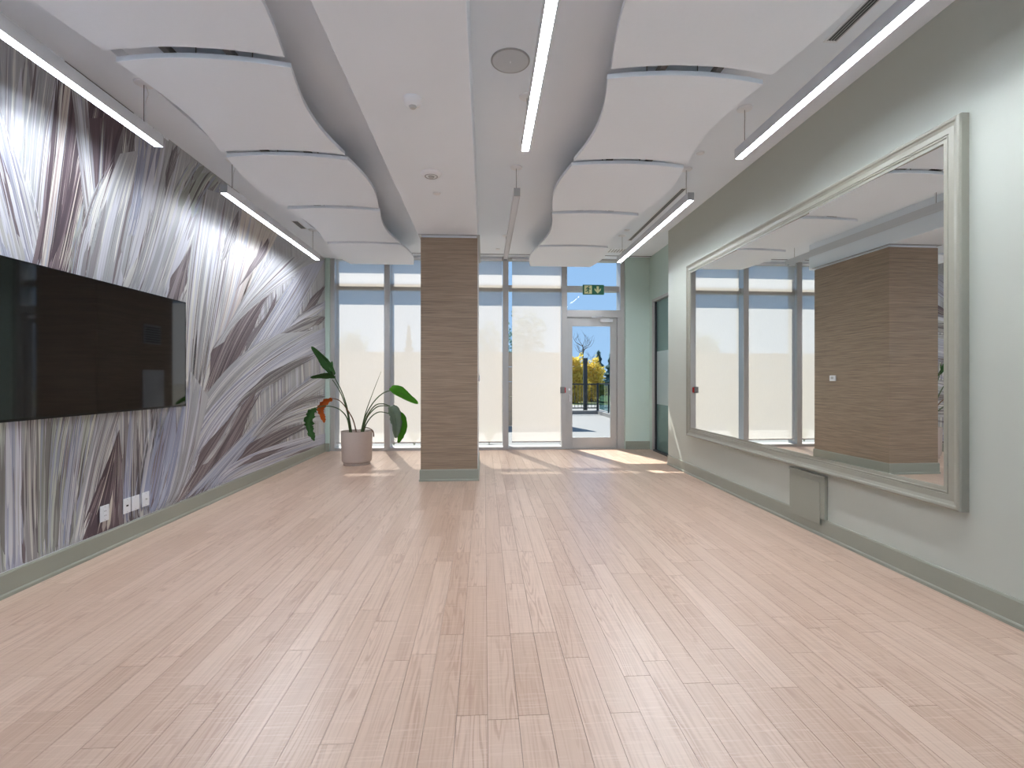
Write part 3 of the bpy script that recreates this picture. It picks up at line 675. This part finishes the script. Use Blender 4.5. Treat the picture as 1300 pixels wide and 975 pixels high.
# ================================================================== television
tvx = XL+.085
p0, p1 = onx(236, 384, tvx), onx(236, 515.5, tvx)
tz0, tz1 = p1.z, p0.z; ty1 = p0.y; ty0 = ty1-(tz1-tz0)*1.84
tv = tag(empty('television', (XL+.01, (ty0+ty1)/2, tz0)), 'large black flat screen television mounted on the mural wall', 'television')
part(tv, 'body', MB().box((XL+.045, ty0, tz0), (tvx-.004, ty1, tz1)), 'tv_black', bevel=.004)
part(tv, 'screen', MB().box((tvx-.004, ty0+.008, tz0+.016), (tvx-.0015, ty1-.008, tz1-.008)), 'tv_screen')
bz = MB(); b_ = .008
bz.box((tvx-.004, ty0, tz1-b_), (tvx, ty1, tz1)).box((tvx-.004, ty0, tz0), (tvx, ty1, tz0+.016)).box((tvx-.004, ty0, tz0), (tvx, ty0+b_, tz1)).box((tvx-.004, ty1-b_, tz0), (tvx, ty1, tz1))
part(tv, 'bezel', bz, 'tv_black')
part(tv, 'wall_bracket', MB().box((XL+.01, ty0+.5, tz0+.25), (XL+.045, ty1-.5, tz1-.25)), 'black_metal')

# wall plates under the television
def plate(px0, px1, py, label, kind):
    a = onx(px0, py, XL+.012); b = onx(px1, py, XL+.012); yc = (a.y+b.y)/2; zc = a.z; hw = (b.y-a.y)/2
    root = tag(empty('wall_plate', (XL+.009, yc, zc)), label, 'wall plate', 'white wall plates under the television')
    part(root, 'plate', MB().box((XL+.009, yc-hw, zc-.06), (XL+.016, yc+hw, zc+.06)), 'white_plastic', bevel=.002)
    if kind == 'outlet':
        part(root, 'receptacle', MB().box((XL+.016, yc-.018, zc-.034), (XL+.019, yc+.018, zc+.034)), 'white_paint', bevel=.001)
        for dz in (-.017, .017):
            for dy in (-.007, .007): part(root, 'slot', MB().box((XL+.019, yc+dy-.0015, zc+dz-.005), (XL+.0194, yc+dy+.0015, zc+dz+.005)), 'dark_gap')
    elif kind == 'hdmi':
        part(root, 'port', MB().box((XL+.016, yc-.011, zc-.006), (XL+.0175, yc+.011, zc+.006)), 'dark_gap')
    elif kind == 'coax':
        part(root, 'jack', MB().lathe([(0, .026), (.006, .026), (.006, .016), (.009, .016)], (XL, yc, zc), 12, 'x'), 'grey_plastic')
    for dz in (-.049, .049): part(root, 'screw', MB().lathe([(0, .0172), (.0035, .0168), (.0035, .015)], (XL, yc, zc+dz), 8, 'x'), 'grey_plastic')
plate(127, 138, 653.5, 'white outlet plate set apart, leftmost of the four', 'outlet')
plate(156.5, 165.5, 643.5, 'white plate with a dark port, second from the left of four', 'hdmi')
plate(167, 176.5, 640, 'blank white plate close beside the dark port plate', 'blank')
plate(180.5, 189, 635, 'white plate with a round jack, rightmost of the four', 'coax')

# ================================================================== mirror with moulded frame
mx = XR-.061        # front of the outer lip
pa, pb = onx(1218, 134, mx), onx(1219, 651, mx); pc, pd = onx(870.5, 341, mx), onx(870.5, 553, mx)
my0, my1 = pa.y, pc.y; mz0, mz1 = (pb.z+pd.z)/2, (pa.z+pc.z)/2
mr = tag(empty('wall_mirror', (XR, (my0+my1)/2, mz0)), 'very wide three panel mirror in a moulded greige frame', 'mirror')
# profile: (distance in from the outer edge, height off the wall)
PRF = [(0, .0), (0, .046), (.004, .056), (.012, .061), (.022, .060), (.028, .057), (.031, .052), (.050, .045), (.084, .044), (.086, .039), (.092, .039), (.094, .043), (.100, .042), (.102, .037), (.124, .036), (.126, .022), (.126, .0)]
def corner(k, d, hgt):
    y = my0+d if k in (0, 3) else my1-d; z = mz0+d if k in (0, 1) else mz1-d
    return (XR-hgt, y, z)
for k in range(4):
    mb = MB(); q = len(PRF)
    mb.v = [corner(k, d, h_) for d, h_ in PRF]+[corner((k+1) % 4, d, h_) for d, h_ in PRF]
    for j in range(q-1): mb.f.append((j, j+1, q+j+1, q+j))
    mb.f.append(tuple(range(q))); mb.f.append(tuple(range(2*q-1, q-1, -1)))
    part(mr, 'frame_rail', mb, 'mirror_frame')
gx = XR-.024
seams = [my0+.125, onx(1030, 400, gx).y, onx(937.5, 400, gx).y, my1-.125]
for k in range(3):
    # each pane is packed out a little at its far edge, as the reflections show
    t_ = .0165*(seams[k+1]-seams[k])
    part(mr, 'mirror_pane', MB().prism([(gx, seams[k]+.0015), (gx+.005, seams[k]+.0015), (gx+.005-t_, seams[k+1]-.0015), (gx-t_, seams[k+1]-.0015)], 'z', mz0+.125, mz1-.125), 'mirror_silver')
part(mr, 'backing_board', MB().box((gx+.0065, my0+.05, mz0+.05), (XR-.001, my1-.05, mz1-.05)), 'dark_gap')

# access panel above the baseboard, under the mirror
q0, q1 = onx(1003, 594, XR-.02), onx(1046, 609, XR-.02)
ay1, ay0 = q0.y, q1.y; az1 = (q0.z+q1.z)/2
ap = tag(empty('access_panel', (XR, (ay0+ay1)/2, .15)), 'square painted access panel above the baseboard under the mirror', 'access panel')
part(ap, 'frame', MB().box((XR-.026, ay0, .153), (XR-.001, ay1, az1)), 'trim_green', bevel=.003)
part(ap, 'side_lip', MB().box((XR-.034, ay0-.022, .153), (XR-.001, ay0-.002, az1+.012)).box((XR-.034, ay0-.022, az1+.001), (XR-.001, ay1, az1+.02)), 'trim_green', bevel=.003)
part(ap, 'door', MB().box((XR-.032, ay0+.035, .10), (XR-.0265, ay1-.03, az1-.035)), 'trim_green', bevel=.002)

# ================================================================== devices on the column
tp = (x1, 7.42, 1.33)
th = tag(empty('thermostat', (x1, tp[1], tp[2])), 'small white thermostat on the window side of the column, seen in mirror', 'thermostat')
part(th, 'case', MB().box((x1+.001, tp[1]-.06, tp[2]-.045), (x1+.024, tp[1]+.06, tp[2]+.045)), 'white_plastic', bevel=.006)
part(th, 'display', MB().box((x1+.024, tp[1]-.03, tp[2]-.015), (x1+.0248, tp[1]+.03, tp[2]+.025)), 'grey_plastic')
vg = tag(empty('vent_grille', (x0, 7.38, 1.9)), 'taupe vent grille on the column, mirrored in the television', 'vent')
part(vg, 'frame', MB().box((x0-.012, 7.2, 1.82), (x0-.001, 7.56, 2.1)), 'fixture_grey', bevel=.002)
for k in range(7): part(vg, 'louvre', MB().box((x0-.018, 7.225, 1.845+.034*k), (x0-.012, 7.535, 1.86+.034*k)), 'rail_grey')
ap2 = tag(empty('service_panel', (x0, 7.4, .3)), 'pale service panel low on the column, mirrored in the television', 'access panel')
part(ap2, 'door', MB().box((x0-.02, 7.18, .2), (x0-.001, 7.62, 1.45)), 'fixture_white', bevel=.003)
part(ap2, 'latch', MB().box((x0-.026, 7.22, .85), (x0-.02, 7.25, .93)), 'grey_plastic')

# ================================================================== potted plant
PY = 7.62
pb_ = onz(453, 589, 0); PC = Vector((pb_.x, pb_.y, 0)); PY = PC.y
pl = tag(empty('potted_plant', PC), 'bird of paradise plant with drooping leaves in a pale clay pot', 'plant')
part(pl, 'pot', MB().lathe([(0, .03), (.195, .03), (.22, .05), (.226, .07), (.235, .50), (.235, .515), (.222, .515), (.215, .47), (0, .47)], tuple(PC), 40), 'pot_clay', smooth=True)
part(pl, 'saucer', MB().lathe([(0, .0), (.20, .0), (.205, .015), (.195, .03), (0, .03)], tuple(PC), 36), 'pot_clay', smooth=True)
part(pl, 'soil', MB().lathe([(0, .485), (.12, .48), (.216, .472)], tuple(PC), 28), 'soil')
def zp(x, y, dy=0):     # plant close-up coordinates to a point near the pot
    return ony(380+x/5.133, 420+y/5.133, PY+dy)
def smooth(pts, n=6):
    out = []
    for i in range(len(pts)-1):
        p0 = pts[max(i-1, 0)]; p1_ = pts[i]; p2 = pts[i+1]; p3 = pts[min(i+2, len(pts)-1)]
        for k in range(n):
            t = k/n
            out.append(.5*((2*p1_)+(-p0+p2)*t+(2*p0-5*p1_+4*p2-p3)*t*t+(-p0+3*p1_-3*p2+p3)*t**3))
    out.append(pts[-1]); return out
def stem(pts, dy, m='stem_green', r=.011, r1=.007):
    n = len(pts); P = [zp(x, y, dy*(i/(n-1))) for i, (x, y) in enumerate(pts)]
    P[0] = Vector((P[0].x, PY+dy*.1, .478)); part(pl, 'stem', MB().tube(smooth(P), r, 6, r1), m, smooth=True)
stem([(334, 650), (318, 560), (295, 470), (262, 390), (215, 318)], -.10)
stem([(340, 650), (324, 560), (303, 470), (272, 385), (228, 300), (215, 262)], .12)
stem([(375, 655), (350, 580), (310, 510), (262, 455), (213, 440)], -.2, 'stem_brown')
stem([(333, 650), (312, 572), (272, 520), (225, 497), (160, 490), (105, 502)], -.28)
stem([(400, 655), (430, 540), (480, 400), (533, 265)], .1, r1=.002)
stem([(405, 655), (430, 560), (480, 470), (540, 410), (600, 387)], -.08)
stem([(410, 655), (440, 560), (490, 490), (540, 475), (595, 492)], -.22)
stem([(412, 655), (442, 565), (500, 500), (550, 488), (600, 494)], -.16)
stem([(415, 655), (440, 600), (480, 550), (530, 528), (600, 545)], .05)
stem([(400, 650), (430, 632), (465, 640), (482, 660), (484, 690)], .0, 'stem_brown', .006, .012)
def leaf(pts, hw, dy0, dy1, m, tilt=.3, fold=.35, ragged=0, seed=1):
    rr = random.Random(seed); n = len(pts)
    P = smooth([zp(x, y, dy0+(dy1-dy0)*i/(n-1)) for i, (x, y) in enumerate(pts)], 7); k = len(P)-1
    mb = MB(); view = Vector((0, -1, 0)); across = (-1, -.55, -.08, .08, .55, 1)
    for i, p in enumerate(P):
        t = (P[min(i+1, k)]-P[max(i-1, 0)]).normalized(); side = t.cross(view).normalized(); nrm = side.cross(t).normalized()
        wd = side*math.cos(tilt)+nrm*math.sin(tilt); up = wd.cross(t).normalized()
        e = i/k; w_ = hw*(max(0, math.sin(PI*min(1, e*.93+.07))))**.62*(1-.25*e)
        for a in across:
            jit = 1-(ragged*rr.random() if abs(a) == 1 else 0)
            q = p+wd*(a*w_*jit)+up*(abs(a)*w_*fold)+up*(math.sin(e*9+a*2)*w_*.10)
            mb.v.append(tuple(q))
    c = len(across)
    for i in range(k):
        for j in range(c-1): mb.f.append((i*c+j, i*c+j+1, (i+1)*c+j+1, (i+1)*c+j))
    o = part(pl, 'leaf', mb, m)
    for q in o.data.polygons: q.use_smooth = True
    md = o.modifiers.new('solid', 'SOLIDIFY'); md.thickness = .0016
    rib = MB().tube([p for p in P], .0035, 5, .001); part(pl, 'midrib', rib, 'stem_green', parent=o).matrix_parent_inverse = Matrix.Identity(4)
leaf([(232, 285), (185, 220), (140, 165), (78, 102)], 0.111, .12, .16, 'leaf_dark', .55, .25, .1, 1)
leaf([(205, 265), (213, 235), (214, 198)], 0.058, .1, .12, 'leaf_dark', .6, .3, .1, 2)
leaf([(236, 300), (190, 285), (130, 290), (70, 304)], 0.078, -.10, -.18, 'leaf_dark', .9, .35, .1, 3)
leaf([(213, 440), (165, 462), (135, 510), (150, 560), (164, 600)], 0.078, -.2, -.22, 'leaf_orange', .6, .5, .45, 4)
leaf([(108, 503), (75, 540), (62, 610), (78, 670), (98, 718)], 0.091, -.28, -.30, 'leaf_dark', .35, .4, .55, 5)
leaf([(594, 372), (640, 395), (700, 435), (775, 476)], 0.111, -.08, -.14, 'leaf_bright', .75, .3, .08, 6)
leaf([(596, 490), (620, 540), (632, 620), (628, 700)], 0.111, -.22, -.25, 'leaf_grey', .4, .35, .25, 7)
leaf([(600, 520), (655, 570), (668, 650), (642, 732)], 0.098, .05, .02, 'leaf_bright', .4, .4, .2, 8)

# ================================================================== outdoors
struct(MB().box((-30, -40, -.35), (30, YR-.16, -.06)).build('bounce_ground', 'bounce_white'))  # unseen bright ground added behind the room to bounce sunlight indoors
gr = struct(MB().box((-60, YB+.29, -.6), (60, 120, -.36)).build('ground', 'lawn'))
struct(MB().box((-9, YB+.29, -.35), (4.6, 18.9, -.03)).build('patio', 'concrete'))
struct(MB().box((-60, 23, -.37), (60, 31, -.345)).build('road', 'asphalt'))
struct(MB().box((-9, 18.62, -.03), (4.45, 18.85, .10)).build('kerb_1', 'kerb_stone'), 'low concrete kerb under the black railing')
struct(MB().box((4.32, 12.0, -.03), (4.5, 18.62, .10)).build('kerb_2', 'kerb_stone'), 'low concrete kerb under the glass balustrade')
rl = tag(empty('railing', (0, 18.7, .1)), 'black metal railing with thin upright bars at the patio end', 'railing')
part(rl, 'top_rail', MB().box((-3.0, 18.68, 1.09), (4.36, 18.74, 1.14)), 'black_metal')
part(rl, 'bottom_rail', MB().box((-3.0, 18.69, .18), (4.36, 18.73, .22)), 'black_metal')
for k in range(25):
    xx = 4.25-k*.13; part(rl, 'baluster', MB().box((xx-.008, 18.70, .22), (xx+.008, 18.716, 1.09)), 'black_metal')
for xx in (4.36, 2.2, -.2, -3): part(rl, 'post', MB().box((xx-.04, 18.67, .1), (xx+.04, 18.75, 1.16)), 'black_metal')
bl = tag(empty('glass_balustrade', (4.4, 15, .1)), 'tinted glass balustrade along the right of the patio', 'balustrade')
for k in range(4):
    ya = 13.0+k*1.42
    part(bl, 'pane', MB().box((4.40, ya, .16), (4.412, ya+1.36, 1.12)), 'smoke_glass')
    part(bl, 'post', MB().box((4.385, ya-.05, .1), (4.425, ya-.01, 1.16)), 'black_metal')
part(bl, 'top_rail', MB().box((4.38, 12.9, 1.12), (4.43, 18.66, 1.16)), 'black_metal')
pp = onz(743, 519, .0); pp = Vector((pp.x*19.6/pp.y, 19.6, -.36))
ps = tag(empty('bollard_light', pp), 'tall black lamp post just beyond the patio railing', 'lamp post')
part(ps, 'post', MB().box((pp.x-.075, pp.y-.075, -.36), (pp.x+.075, pp.y+.075, 1.95)), 'black_metal', bevel=.01)
part(ps, 'cap', MB().box((pp.x-.085, pp.y-.085, 1.95), (pp.x+.085, pp.y+.085, 2.16)), 'black_metal', bevel=.01)
# tan fence seen through the shades
FY, FX0, FX1 = 13.95, -7.2, 2.30
fe = tag(empty('garden_fence', (-2.4, FY, -.03)), 'tan horizontal board fence seen hazily through the roller shades', 'fence')
nb = 5; bh = 2.11/nb
for k in range(5):
    ya = FX0+(FX1-FX0)*k/5; yb = FX0+(FX1-FX0)*(k+1)/5
    for j in range(nb): part(fe, 'board', MB().box((ya+.03, FY, -.02+j*bh), (yb-.03, FY+.04, -.02+(j+1)*bh-.012)), 'fence_tan')
for k in range(6):
    xx = FX0+(FX1-FX0)*k/5; part(fe, 'post', MB().box((xx-.05, FY-.01, -.03), (xx+.05, FY+.09, 2.10)), 'fence_tan')

def crown(n, c, rad, size, seed, gap=.0):
    rr = random.Random(seed); mb = MB()
    for _ in range(n):
        while True:
            p = Vector((rr.uniform(-1, 1), rr.uniform(-1, 1), rr.uniform(-1, 1)))
            if p.length < 1 and p.length > .25: break
        b = math.sin(p.x*7+seed)*math.cos(p.z*8+seed)*.22+rr.uniform(-.12, .14)
        q = Vector((c[0]+p.x*rad[0]*(1+b), c[1]+p.y*rad[1], c[2]+p.z*rad[2]*(1+b)))
        u = Vector((rr.gauss(0, 1), rr.gauss(0, 1), rr.gauss(0, 1))).normalized()*size*rr.uniform(.6, 1.3); v = u.cross(Vector((rr.gauss(0, 1), rr.gauss(0, 1), rr.gauss(0, 1)))).normalized()*size*.6
        mb.quad(q-u, q+v*.8, q+u, q-v*.8)
    return mb
def branches(base, top, n, spread, seed, r):
    rr = random.Random(seed); mb = MB().tube([base, (base+top)/2+Vector((rr.uniform(-.1, .1), 0, 0)), top], r, 7, r*.5)
    for k in range(n):
        t = rr.uniform(.35, 1); p = base.lerp(top, t); a = rr.uniform(0, 2*PI); l = spread*rr.uniform(.5, 1)
        e = p+Vector((math.cos(a)*l*.7, math.sin(a)*l*.5, l*rr.uniform(.5, 1.1)))
        m_ = p.lerp(e, .5)+Vector((math.cos(a)*l*.12, 0, -l*.05)); mb.tube([p, m_, e], r*.3, 5, r*.06)
        for _ in range(3):
            s_ = p.lerp(e, rr.uniform(.4, .9)); e2 = s_+Vector((rr.uniform(-.4, .4)*l, rr.uniform(-.3, .3)*l, rr.uniform(.1, .5)*l)); mb.tube([s_, e2], r*.12, 4, r*.03)
    return mb
def broadleaf(px, ytop, ybot, Y, wpx, label, seed, m='foliage_gold', n=4500):
    t = ony(px, ytop, Y); b = ony(px, ybot, Y); hw = wpx/FPX*Y/2
    root = tag(empty('broadleaf_tree', (t.x, Y, -.36)), label, 'tree', 'trees beyond the patio')
    part(root, 'trunk', branches(Vector((t.x, Y, -.36)), Vector((t.x, Y, (t.z+b.z)/2)), 8, (t.z-b.z)*.4, seed, .14), 'bark')
    part(root, 'crown', crown(n, (t.x, Y, (t.z+b.z)/2), (hw, hw*.8, (t.z-b.z)/2), hw*.12, seed), m)
def spruce(px, ytop, ybot, Y, wpx, label, seed):
    t = ony(px, ytop, Y); b = ony(px, ybot, Y); hw = wpx/FPX*Y/2; rr = random.Random(seed)
    root = tag(empty('spruce_tree', (t.x, Y, -.36)), label, 'tree', 'trees beyond the patio')
    part(root, 'trunk', MB().tube([(t.x, Y, -.36), (t.x, Y, t.z)], .16, 7, .02), 'bark')
    mb = MB(); hh = t.z-b.z
    for k in range(1800):
        e = rr.random()**.8; r_ = hw*e*(.8+.3*math.sin(e*40)); a = rr.uniform(0, 2*PI); z = t.z-hh*e
        p = Vector((t.x+math.cos(a)*r_*.15, Y+math.sin(a)*r_*.15, z+r_*.25)); q = Vector((t.x+math.cos(a)*r_, Y+math.sin(a)*r_, z-r_*.12))
        s_ = Vector((-math.sin(a), math.cos(a), 0))*(hw*.16); mid = p.lerp(q, .55)
        mb.quad(p, mid+s_+Vector((0, 0, -.1)), q, mid-s_+Vector((0, 0, -.1)))
    part(root, 'crown', mb, 'foliage_spruce')
broadleaf(729, 451, 514, 34, 36, 'golden tree at the left of the door glass', 11)
broadleaf(751, 457, 514, 36, 32, 'golden tree between lamp post and spruces', 12)
bt = ony(740, 438, 38)
br = tag(empty('bare_tree', (bt.x, 38, -.36)), 'thin bare branched tree rising above the golden trees', 'tree', 'trees beyond the patio')
part(br, 'branches', branches(Vector((bt.x, 38, -.36)), Vector((bt.x, 38, bt.z)), 22, 1.5, 5, .07), 'bark')
spruce(760, 444, 500, 60, 42, 'blue green spruce left of its partner, seen through the door', 21)
spruce(776, 446, 500, 50, 46, 'blue green spruce by the right edge of the door glass', 22)
spruce(519, 412, 470, 26, 26, 'dark spruce seen hazily through the shade left of the column', 23)
broadleaf(447, 420, 470, 25, 40, 'round tree seen hazily through the shade by the mural', 24, 'foliage_spruce', 1200)
broadleaf(668, 392, 470, 24, 50, 'tall tree seen hazily through the shade by the exit door', 25, 'foliage_spruce', 900)
broadleaf(620, 405, 470, 25, 34, 'tree seen hazily through the shade beside the column', 26, 'foliage_spruce', 900)
def tuft(px, py, hgt, label, seed):
    b = onz(px, py, -.03); rr = random.Random(seed); root = tag(empty('patio_shrub', b), label, 'shrub', 'low shrubs outside the windows')
    mb = MB()
    for k in range(60):
        a = rr.uniform(0, 2*PI); l = hgt*rr.uniform(.5, 1); e = b+Vector((math.cos(a)*l*.6, math.sin(a)*l*.4, l)); s_ = Vector((-math.sin(a), math.cos(a), 0))*.02
        m_ = b.lerp(e, .5)+Vector((0, 0, .05)); mb.quad(b, m_+s_, e, m_-s_)
    part(root, 'blades', mb, 'foliage_grass')
tuft(500, 566, .35, 'pale grassy shrub outside the window behind the plant', 1)
tuft(621, 564, .45, 'pale grassy shrub outside the window just right of the column', 2)
tuft(526, 566, .35, 'pale grassy shrub outside the window just left of the column', 3)
